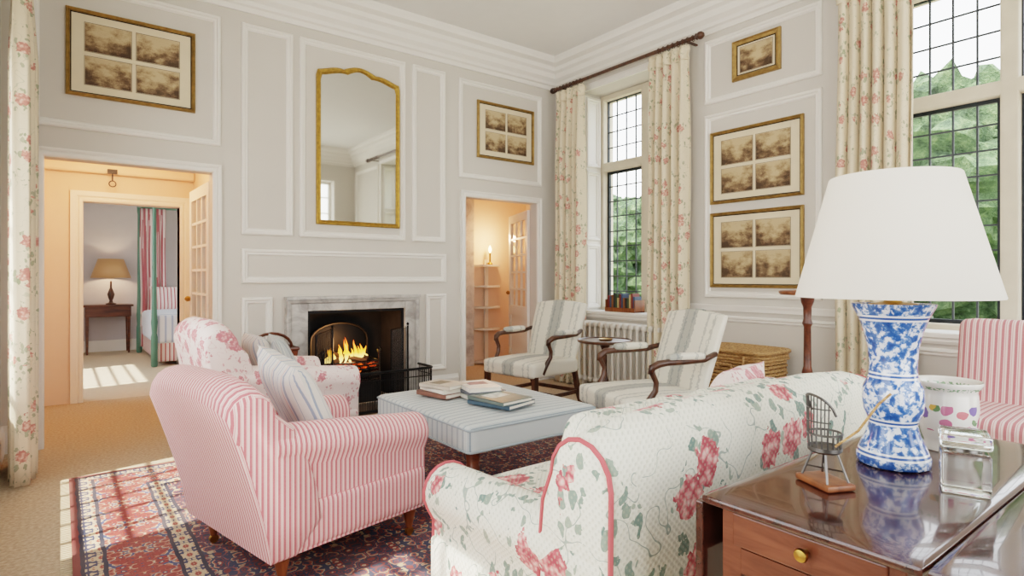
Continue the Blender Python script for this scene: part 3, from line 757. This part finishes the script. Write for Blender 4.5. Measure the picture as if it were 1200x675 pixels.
e=empty('ottoman',(2.02,2.93,RG))
obj('upholstered_top',soft(-.44,.44,-.53,.53,.31,.45,.028,.016),M_tick,e,smooth=True,uv='y',sharp=180)
rim=lambda z:[(x,y,z) for x,y in [(-.425,-.53),(.425,-.53),(.44,-.515),(.44,.515),(.425,.53),(-.425,.53),(-.44,.515),(-.44,-.515)]]
obj('piping',join(tube(rim(.432),.006,6,True),tube(rim(.325),.006,6,True)),plain('ottoman_piping','#98a2a5',.8),e,smooth=True)
obj('legs',join(*[lathe([(.014,.0),(.024,.02),(.02,.05),(.028,.10),(.036,.16),(.026,.20),(.036,.22),(.036,.24),(.03,.25),(.04,.31)],(sx*.38,sy*.47,0),18) for sx in (1,-1) for sy in (1,-1)]),M_mahog,e,smooth=True)
e=empty('book_stack',(1.98,2.90,.478+RG-.002))
def book(x,y,z,w,d,h,rot,cc,title=None):
    b=Matrix.Translation((x,y,z))@Matrix.Rotation(math.radians(rot),4,'Z')
    obj('cover',xf(join(box(-w/2,w/2,-d/2,d/2,0,.003),box(-w/2,w/2,-d/2,d/2,h-.003,h),box(-w/2,-w/2+.003,-d/2,d/2,0,h)),b),plain('book_cloth',cc,.4,var=.3,scale=14),e)
    obj('pages',xf(box(-w/2+.003,w/2-.005,-d/2+.004,d/2-.004,.003,h-.003),b),plain('paper','#e8e2d2',.9),e)
    if title: obj('title_panel',xf(box(-w*.3,w*.3,-d*.05,d*.3,h,h+.0006),b),plain('title_card',title,.5,var=.5,scale=30),e)
z=-.003
book(-.13,.20,z,.20,.26,.026,12,'#8a5a4a'); book(-.12,.20,z+.026,.19,.25,.024,4,'#ece6da'); book(-.13,.19,z+.05,.18,.24,.022,18,'#cdbfae','#8a7a64')
book(.02,.03,z,.22,.28,.024,-10,'#e4dfd3'); book(.02,.03,z+.024,.21,.27,.022,-4,'#6a6f78'); book(.02,.04,z+.046,.2,.26,.024,-14,'#f1ece2','#b98a8a')
book(.0,-.22,z,.24,.30,.022,15,'#3f5a6a'); book(-.01,-.22,z+.022,.23,.29,.02,8,'#6c7a72','#e4e6de')

e=empty('tripod_table',(3.42,3.25,0))
obj('top',lathe([(0,.685),(.20,.685),(.215,.69),(.218,.70),(.212,.708),(.205,.705),(.2,.70),(0,.70)],(0,0,0),40),M_walnut,e,smooth=True)
obj('column',lathe([(.03,.16),(.035,.2),(.025,.24),(.042,.30),(.038,.36),(.02,.42),(.018,.6),(.03,.64),(.05,.685)],(0,0,0),20),M_walnut,e,smooth=True)
obj('legs',join(*[tube([(.02*math.cos(a),.02*math.sin(a),.22),(.09*math.cos(a),.09*math.sin(a),.20),(.16*math.cos(a),.16*math.sin(a),.10),(.20*math.cos(a),.20*math.sin(a),.04),(.24*math.cos(a),.24*math.sin(a),.027)],[.02,.019,.015,.012,.013],8) for a in (.3,2.4,4.5)]),M_walnut,e,smooth=True)
obj('coaster',lathe([(0,.701),(.05,.701),(.055,.712),(.048,.708),(0,.706)],(.03,.02,0),20),M_brass,e,smooth=True)

e=empty('radiator',(4.59,4.15,0)); P=[]
for k in range(15):
    y=-.60+k*.082
    for x in (-.05,.0,.05): P.append(tube([(x,y,.10),(x,y,.68)],.016,8))
    P.append(soft(-.072,.072,y-.033,y+.033,.66,.73,.03,n=6)); P.append(soft(-.072,.072,y-.033,y+.033,.07,.13,.03,n=6))
for y in (-.58,.52): P.append(box(-.03,.03,y-.02,y+.02,0,.1))
obj('columns',join(*P),M_white,e,smooth=True)

e=empty('wicker_hamper',(4.40,2.66,0)); P=[]
def rr(w,d,z,ph=0,amp=.006,n=84):
    pts=[]
    for k in range(n):
        a=2*pi*k/n; c_,s_=math.cos(a),math.sin(a)
        q=(abs(c_)**6+abs(s_)**6)**(-1/6); q2=amp*math.sin(a*20+ph)
        pts.append((c_*q*(w+q2),s_*q*(d+q2),z))
    return pts
for k in range(18): P.append(tube(rr(.205,.29,.025+k*.030,ph=pi*(k%2)),.013,6,True))
for k in range(3): P.append(tube(rr(.217,.302,.56+k*.024,ph=pi*(k%2)),.013,6,True))
for k in range(14): P.append(tube([(-.2+.4*j/10,-.28+k*.043,.615+.006*math.sin(j*pi+k*pi+pi/2)) for j in range(11)],.017,6))
obj('weave',join(*P),M_wick,e,smooth=True)
obj('lining',box(-.19,.19,-.27,.27,.02,.605),plain('wicker_inner','#5a3d22',.9),e)
obj('rim_and_straps',join(tube(rr(.228,.313,.620,amp=.0),.016,8,True),tube([(-.24,-.06,.48),(-.26,-.06,.52),(-.26,.06,.52),(-.24,.06,.48)],.010,6),tube([(-.232,-.15,.59),(-.237,-.15,.45)],.009,6),tube([(-.232,.15,.59),(-.237,.15,.45)],.009,6)),M_wick,e,smooth=True)

e=empty('torchere_stand',(3.60,1.745,0))
obj('top',lathe([(0,1.085),(.03,1.07),(.06,1.09),(.15,1.095),(.16,1.105),(.16,1.115),(.153,1.118),(.148,1.11),(0,1.11)],(0,0,0),32),M_beech,e,smooth=True)
obj('column',lathe([(.04,.24),(.045,.3),(.025,.34),(.04,.42),(.022,.48),(.024,.6),(.032,.62),(.022,.66),(.020,.9),(.030,.92),(.022,.95),(.024,1.02),(.036,1.05),(.04,1.08)],(0,0,0),16),M_mahog,e,smooth=True)
obj('legs',join(*[tube([(.02*math.cos(a),.02*math.sin(a),.30),(.10*math.cos(a),.10*math.sin(a),.27),(.15*math.cos(a),.15*math.sin(a),.12),(.21*math.cos(a),.21*math.sin(a),.012)],[.022,.02,.014,.013],8) for a in (.9,3.0,5.1)]),M_mahog,e,smooth=True)

e=empty('book_rack',(4.83,4.30,.829))
obj('rack',join(box(-.08,.08,-.21,.21,0,.012),box(-.08,.08,-.21,-.198,.0,.13),box(-.08,.08,.198,.21,0,.13),box(-.085,-.078,-.21,.21,0,.045)),M_beech,e,bevel=.002)
cs=['#3b4f6b','#7a2f2a','#c9b27c','#39503a','#2a2a2c','#8c5a34']
for k in range(14):
    y=-.18+k*.0275; h=.13+random.random()*.06
    obj('volume_%d'%k,box(-.06,.05,y-.011,y+.011,.012,.012+h),plain('spine',cs[k%6],.5),e)

# ------------------------------------------------------------ foreground table
TX0,TX1,TY0,TY1,TH=1.06,2.08,-.14,.735,.75
e=empty('drop_leaf_table',(0,0,0))
obj('top',soft(TX0,TX1,.335,TY1,TH-.02,TH,.008,n=10),M_table,e,smooth=True,sharp=40)
obj('raised_leaf',soft(TX0,TX1,TY0,.332,TH-.02,TH,.008,n=10),M_table,e,smooth=True,sharp=40)
obj('frieze',join(box(TX0+.035,TX1-.035,.37,.385,.60,.729),box(TX0+.035,TX1-.035,.69,.705,.60,.729),box(TX1-.05,TX1-.035,.385,.69,.60,.729),box(TX0+.035,TX0+.05,.385,.69,.60,.650),box(TX0+.035,TX0+.05,.385,.69,.723,.729)),M_tabside,e)
obj('drawer_front',box(TX0+.029,TX0+.047,.395,.680,.654,.720),M_tabside,e,bevel=.003)
obj('drawer_knob',xf(lathe([(.006,0),(.006,.012),(.012,.016),(.013,.021),(.011,.025),(0,.027)],(0,0,0),20),Matrix.Translation((TX0+.029,.530,.694))@Matrix.Rotation(-pi/2,4,'Y')),M_brass,e,smooth=True)
LG=[]
for x in (TX0+.055,TX1-.055):
    for y in (.39,.685):
        LG.append(loft([[(x+a*s,y+b*s,z) for a,b in ((-1,-1),(1,-1),(1,1),(-1,1))] for z,s in ((0.0,.013),(.6,.021),(.73,.021))]))
obj('legs',join(*LG),M_tabside,e,bevel=.002)
ol=[(TX0+.01,.728),(TX0+.01,.6)]+[(TX0+.01+.16*(1-math.cos(a*pi/16)),.55-.20*math.sin(a*pi/16)) for a in range(0,9)]+[(TX1-.01-.16*(1-math.cos(a*pi/16)),.55-.20*math.sin(a*pi/16)) for a in range(8,-1,-1)]+[(TX1-.01,.6),(TX1-.01,.728)]
obj('hanging_leaf',loft([[(x,TY1+.002,z) for x,z in ol],[(x,TY1+.020,z) for x,z in ol]]),M_table,e,bevel=.003)
obj('leaf_support',box(1.5,1.53,.0,.36,.70,.728),M_tabside,e)

e=empty('table_lamp',(1.595,.568,TH+.001))
vp=[(0,0),(.070,0),(.077,.004),(.078,.020),(.069,.045),(.056,.075),(.050,.10),(.053,.108),(.062,.13),(.065,.155),(.063,.185),(.054,.205),(.051,.215),(.050,.24),(.053,.28),(.062,.32),(.073,.352),(.086,.378),(.088,.386),(.080,.386),(.06,.37),(0,.36)]
obj('vase_base',lathe(vp,(0,0,0),48),M_china,e,smooth=True,sharp=60)
obj('brass_cap',lathe([(.0,.372),(.055,.376),(.05,.386),(.02,.39),(.012,.41),(.012,.47),(.018,.475),(.018,.50),(0,.51)],(0,0,0),20),M_brass,e,smooth=True)
obj('shade',lathe([(.212,.40),(.213,.403),(.137,.690),(.135,.692),(.133,.689),(.208,.403),(.212,.40)],(0,0,0),64,cap=False),M_shade,e,smooth=True,sharp=50)
obj('carrier',join(*[tube([(.0,0,.60),(.155*math.cos(a),.155*math.sin(a),.60)],.002,5) for a in (0,2.1,4.2)],tube([(0,0,.5),(0,0,.62)],.004,6)),M_brass,e)
obj('bulb',lathe([(.012,.50),(.014,.52),(.03,.56),(.03,.575),(.02,.595),(0,.60)],(0,0,0),16),emis('lamp_bulb','#fff2d8',2),e,smooth=True)
e=empty('porcelain_cachepot',(1.845,.53,TH+.001))
obj('pot',lathe([(0,0),(.052,0),(.054,.01),(.050,.02),(.056,.035),(.065,.07),(.068,.11),(.066,.145),(.064,.155),(.072,.165),(.077,.175),(.076,.18),(.066,.175),(.060,.15),(.055,.05),(0,.03)],(0,0,0),40),M_cache,e,smooth=True,sharp=60)
e=empty('glass_inkwell',(1.515,.405,TH+.001),math.radians(20))
obj('body',soft(-.042,.042,-.042,.042,0,.085,.006,n=8),M_glass,e,smooth=True,sharp=50)
obj('lid',soft(-.044,.044,-.044,.044,.094,.125,.008,n=8),M_glass,e,smooth=True,sharp=50)
obj('collar',lathe([(.0,.0855),(.03,.0855),(.03,.0935),(0,.0935)],(0,0,0),20),M_steel,e,smooth=True)
e=empty('miniature_wire_chair',(1.315,.60,TH+.001),math.radians(-25))
obj('wood_base',soft(-.035,.035,-.05,.05,0,.014,.004,n=6),M_beech,e,smooth=True)
P=[]
for a,b in ((1,1),(1,-1),(-1,1),(-1,-1)): P.append(tube([(.026*a,.038*b,.014),(.014*a,.018*b,.075)],.0025,6))
P.append(tube([(.022,.030,.035),(-.022,-.030,.035)],.0018,5)); P.append(tube([(.022,-.030,.035),(-.022,.030,.035)],.0018,5))
P.append(lathe([(0,.072),(.03,.072),(.034,.076),(.034,.084),(.03,.080),(0,.078)],(0,0,0),24))
P.append(tube([(.034*math.cos(a*pi/12),.034*math.sin(a*pi/12),.112) for a in range(24)],.0025,6,True))
for k in range(18):
    a=k*2*pi/18; P.append(tube([(.031*math.cos(a),.031*math.sin(a),.08),(.034*math.cos(a),.034*math.sin(a),.112)],.0014,5))
bk=[(-.034*math.cos(b),.036*math.sin(b),.112+.085*max(0,math.cos(b*.95))**.35) for b in [ -1.5+k*3.0/14 for k in range(15)]]
P.append(tube(bk,.003,6))
for k in range(2,13):
    b=-1.5+k*3.0/14; P.append(tube([(-.034*math.cos(b),.034*math.sin(b),.112),bk[k]],.0014,5))
for k in (0.35,.7): P.append(tube([(-.035*math.cos(b),.035*math.sin(b),.112+k*.08) for b in [-1.2+j*.24 for j in range(11)]],.0014,5))
obj('wirework',join(*P),plain('pewter','#6e6b68',.35,.9,var=.3),e,smooth=True)
obj('cord',tube([(.0,-.03,.09),(.03,-.06,.13),(.05,-.09,.19),(.06,-.11,.215)],.0025,6),M_wick,e,smooth=True)

# ------------------------------------------------------------ bedroom contents
e=empty('console_table',(.60,11.33,0))
obj('carcass',join(box(-.33,.33,-.2,.2,.74,.77),box(-.30,.30,-.18,.18,.58,.74)),M_mahog,e,bevel=.004)
obj('legs',join(*[loft([[(x*.27+a*s,y*.15+b*s,z) for a,b in ((-1,-1),(1,-1),(1,1),(-1,1))] for z,s in ((0,.012),(.58,.022))]) for x in (-1,1) for y in (-1,1)]),M_mahog,e)
e=empty('bedside_lamp',(.64,11.30,.771))
obj('base',lathe([(0,0),(.07,0),(.075,.015),(.03,.03),(.02,.06),(.035,.10),(.05,.16),(.03,.22),(.015,.26),(.012,.36),(0,.38)],(0,0,0),20),M_walnut,e,smooth=True)
obj('shade',lathe([(.27,.42),(.17,.72)],(0,0,0),32,cap=False),emis('warm_shade','#a87c54',.22),e,smooth=True,solid=.003)
L=bpy.data.lights.new('bedside_bulb','POINT'); L.energy=8; L.color=(1,.72,.45); L.shadow_soft_size=.05; o=bpy.data.objects.new('bedside_bulb',L); o.location=(0,0,.55); o.parent=e; COL.objects.link(o)
e=empty('four_poster_bed',(1.80,10.12,0)); M_green=plain('green_paint','#57806f',.5)
PP=[(.03,0),(.04,.02),(.04,.4),(.03,.45),(.04,.6),(.035,.65),(.028,.9),(.022,2.2),(.03,2.25),(.03,2.35)]
obj('posts',join(*[lathe(PP,(sx*.8,sy*.95,0),16) for sx in (1,-1) for sy in (1,-1)]),M_green,e,smooth=True)
obj('tester_rails',join(box(-.83,.83,-.98,-.93,2.3,2.4),box(-.83,.83,.93,.98,2.3,2.4),box(-.83,-.78,-.93,.93,2.3,2.4),box(.78,.83,-.93,.93,2.3,2.4)),M_green,e)
obj('base_valance',soft(-.76,.76,-.92,.92,.05,.42,.03,n=8),M_redst,e,smooth=True,uv='box')
obj('mattress',soft(-.78,.78,-.93,.93,.40,.66,.06,.02),plain('white_linen','#e6e6ea',.9),e,smooth=True,sharp=180)
obj('quilt',soft(-.81,.60,-.95,.5,.30,.70,.06,.03),stripes('blue_check','#dfe4ec',[(.0,.3,'#9fb2cf')],.08),e,smooth=True,sharp=180)
for k in (0,1):
    o=obj('bed_pillow_%d'%k,pillow(.6,.42,.18),M_redst,e,smooth=True,uv='y',sharp=180); o.location=(-.38+.7*k,.70,.86); o.rotation_euler=(0,math.radians(-20),math.radians(-90))
obj('bed_curtain',curtain('bc',.90,-.8,-.45,.1,2.3,4,.03,'y',2),stripes('red_gingham','#e8d6d4',[(.0,.5,'#a83e4a')],.06),e,smooth=True,solid=.005)
obj('baseboard_bedroom',box(-.6,3.5,11.57,11.6,0,.18),M_trim)

# passage contents
e=empty('corner_shelf',(4.74,6.78,0)); P=[]
half=lambda r,z:[(r*math.cos(pi+a*pi/12),r*math.sin(pi+a*pi/12),z) for a in range(13)]
for z in (.02,.47,.77,1.06,1.35): P.append(loft([half(.2,z),half(.2,z+.025)]))
P.append(box(-.03,.03,-.018,0,0,1.45))
obj('tiers',join(*P),M_trim,e)
e=empty('candle_lamp',(4.74,6.68,1.376))
obj('stick',lathe([(0,0),(.04,0),(.035,.02),(.012,.04),(.012,.15),(.02,.16),(0,.17)],(0,0,0),16),M_brass,e,smooth=True)
obj('flame_bulb',lathe([(.008,.165),(.022,.20),(.020,.23),(0,.27)],(0,0,0),12),emis('candle_bulb','#ffd890',14),e,smooth=True)
L=bpy.data.lights.new('candle_light','POINT'); L.energy=17; L.color=(1,.52,.26); L.shadow_soft_size=.05; o=bpy.data.objects.new('candle_light',L); o.location=(0,-.2,.35); o.parent=e; COL.objects.link(o)
obj('marble_pilaster',box(4.24,4.46,6.66,6.798,0,2.49),M_marble)
e=empty('ceiling_light',(.38,6.1,2.45))
obj('fitting',lathe([(0,0),(.06,0),(.06,-.02),(.1,-.03),(.1,-.09),(.05,-.12),(0,-.125)],(0,0,0),20),emis('lobby_light_glass','#ffdca8',4),e,smooth=True)
L=bpy.data.lights.new('lobby_bulb','POINT'); L.energy=30; L.color=(1,.52,.26); L.shadow_soft_size=.08; o=bpy.data.objects.new('lobby_bulb',L); o.location=(0,0,-.22); o.parent=e; COL.objects.link(o)

# ------------------------------------------------------------ outside
obj('ground_exterior',box(5.7,60,-40,60,-.5,-.35),M_lawn)
obj('gravel_path',box(5.7,11,-30,40,-.35,-.33),M_gravel)
def tree(loc,r,h,seed):
    e=empty('tree',loc); P=[]
    rnd=random.Random(seed)
    bm=bmesh.new(); bmesh.ops.create_icosphere(bm,subdivisions=4,radius=1)
    base=[v.co.copy() for v in bm.verts]; faces=[tuple(v.index for v in f.verts) for f in bm.faces]; bm.free()
    for k in range(7):
        c=Vector((rnd.uniform(-.6,.6)*r,rnd.uniform(-.7,.7)*r,h*rnd.uniform(.35,.8))); s=r*rnd.uniform(.4,.65)
        P.append(([c+v*s*(1+.35*noise.noise(v*3+Vector((seed,k,0)))+.3*noise.noise(v*9+Vector((k,seed,0)))) for v in base],faces))
    obj('crown',join(*P),M_leafy,e,smooth=False)
    obj('trunk',tube([(0,0,0),(.1,0,h*.3),(0,.1,h*.7)],[.3,.22,.1],8),M_log,e)
for i,(x,y,r,h) in enumerate([(22,23,3.2,5.6),(24,18,3.4,6.0),(19,16.5,2.3,4.2),(27,11,4,8),(25,8,3.6,8.2),(21,4.6,3.4,7.4),(27,0,4.5,8.5),(29,27,4,6),(16,11,1.6,2.4),(24,20.5,3,6.2),(23,6,3.4,5)]):
    tree((x,y,-.4),r,h,i+1)

# ------------------------------------------------------------ light
w=bpy.data.worlds.new('sky'); sc.world=w; w.use_nodes=True; nt=w.node_tree; bg=nt.nodes['Background']
tcn=nt.nodes.new('ShaderNodeTexCoord'); sp=nt.nodes.new('ShaderNodeSeparateXYZ'); nt.links.new(tcn.outputs['Generated'],sp.inputs[0])
cr=nt.nodes.new('ShaderNodeValToRGB'); nt.links.new(sp.outputs[2],cr.inputs[0])
cr.color_ramp.elements[0].position=0; cr.color_ramp.elements[0].color=(1,.985,.955,1); cr.color_ramp.elements[1].position=.8; cr.color_ramp.elements[1].color=(.74,.86,1,1)
nt.links.new(cr.outputs[0],bg.inputs[0]); bg.inputs[1].default_value=5.0
S=bpy.data.lights.new('sun','SUN'); S.energy=10; S.angle=.015; S.color=(1,.93,.82); so=bpy.data.objects.new('sun',S); COL.objects.link(so)
d=Vector((.50,.10,-.85)).normalized(); so.rotation_euler=d.to_track_quat('-Z','Y').to_euler(); so.location=(-5,2,8)
def portal(name,loc,rot,sx,sy):
    L=bpy.data.lights.new(name,'AREA'); L.shape='RECTANGLE'; L.size=sx; L.size_y=sy; L.cycles.is_portal=True
    o=bpy.data.objects.new(name,L); o.location=loc; o.rotation_euler=rot; COL.objects.link(o)
def pr(name,axis,f,o,inw):
    a0,a1,z0,z1=o; c=((a0+a1)/2,(z0+z1)/2)
    d=Vector((inw,0,0)) if axis=='x' else Vector((0,inw,0))
    q=d.to_track_quat('-Z','Z').to_euler()
    loc=(f,c[0],c[1]) if axis=='x' else (c[0],f,c[1])
    portal(name,loc,q,a1-a0,z1-z0)
pr('portal_1','x',5.2,W1,-1); pr('portal_2','x',5.2,W2,-1)
pr('portal_3','x',LX-.39,LW[0],1); pr('portal_4','x',LX-.39,LW[1],1)
pr('portal_5','y',BY-.31,BW[0],1); pr('portal_6','y',BY-.31,BW[1],1)
pr('portal_7','x',-.74,(7.6,9.4,.9,2.6),1)

cam=bpy.data.cameras.new('camera'); co=bpy.data.objects.new('camera',cam); COL.objects.link(co)
cam.sensor_width=36; cam.lens=20.7; cam.shift_y=-.0104; cam.clip_start=.05
co.location=(0,0,1.2); co.rotation_euler=(pi/2,0,-math.radians(37.5)); sc.camera=co
sc.view_settings.view_transform='Filmic'; sc.view_settings.look='Medium High Contrast'; sc.view_settings.exposure=0.35
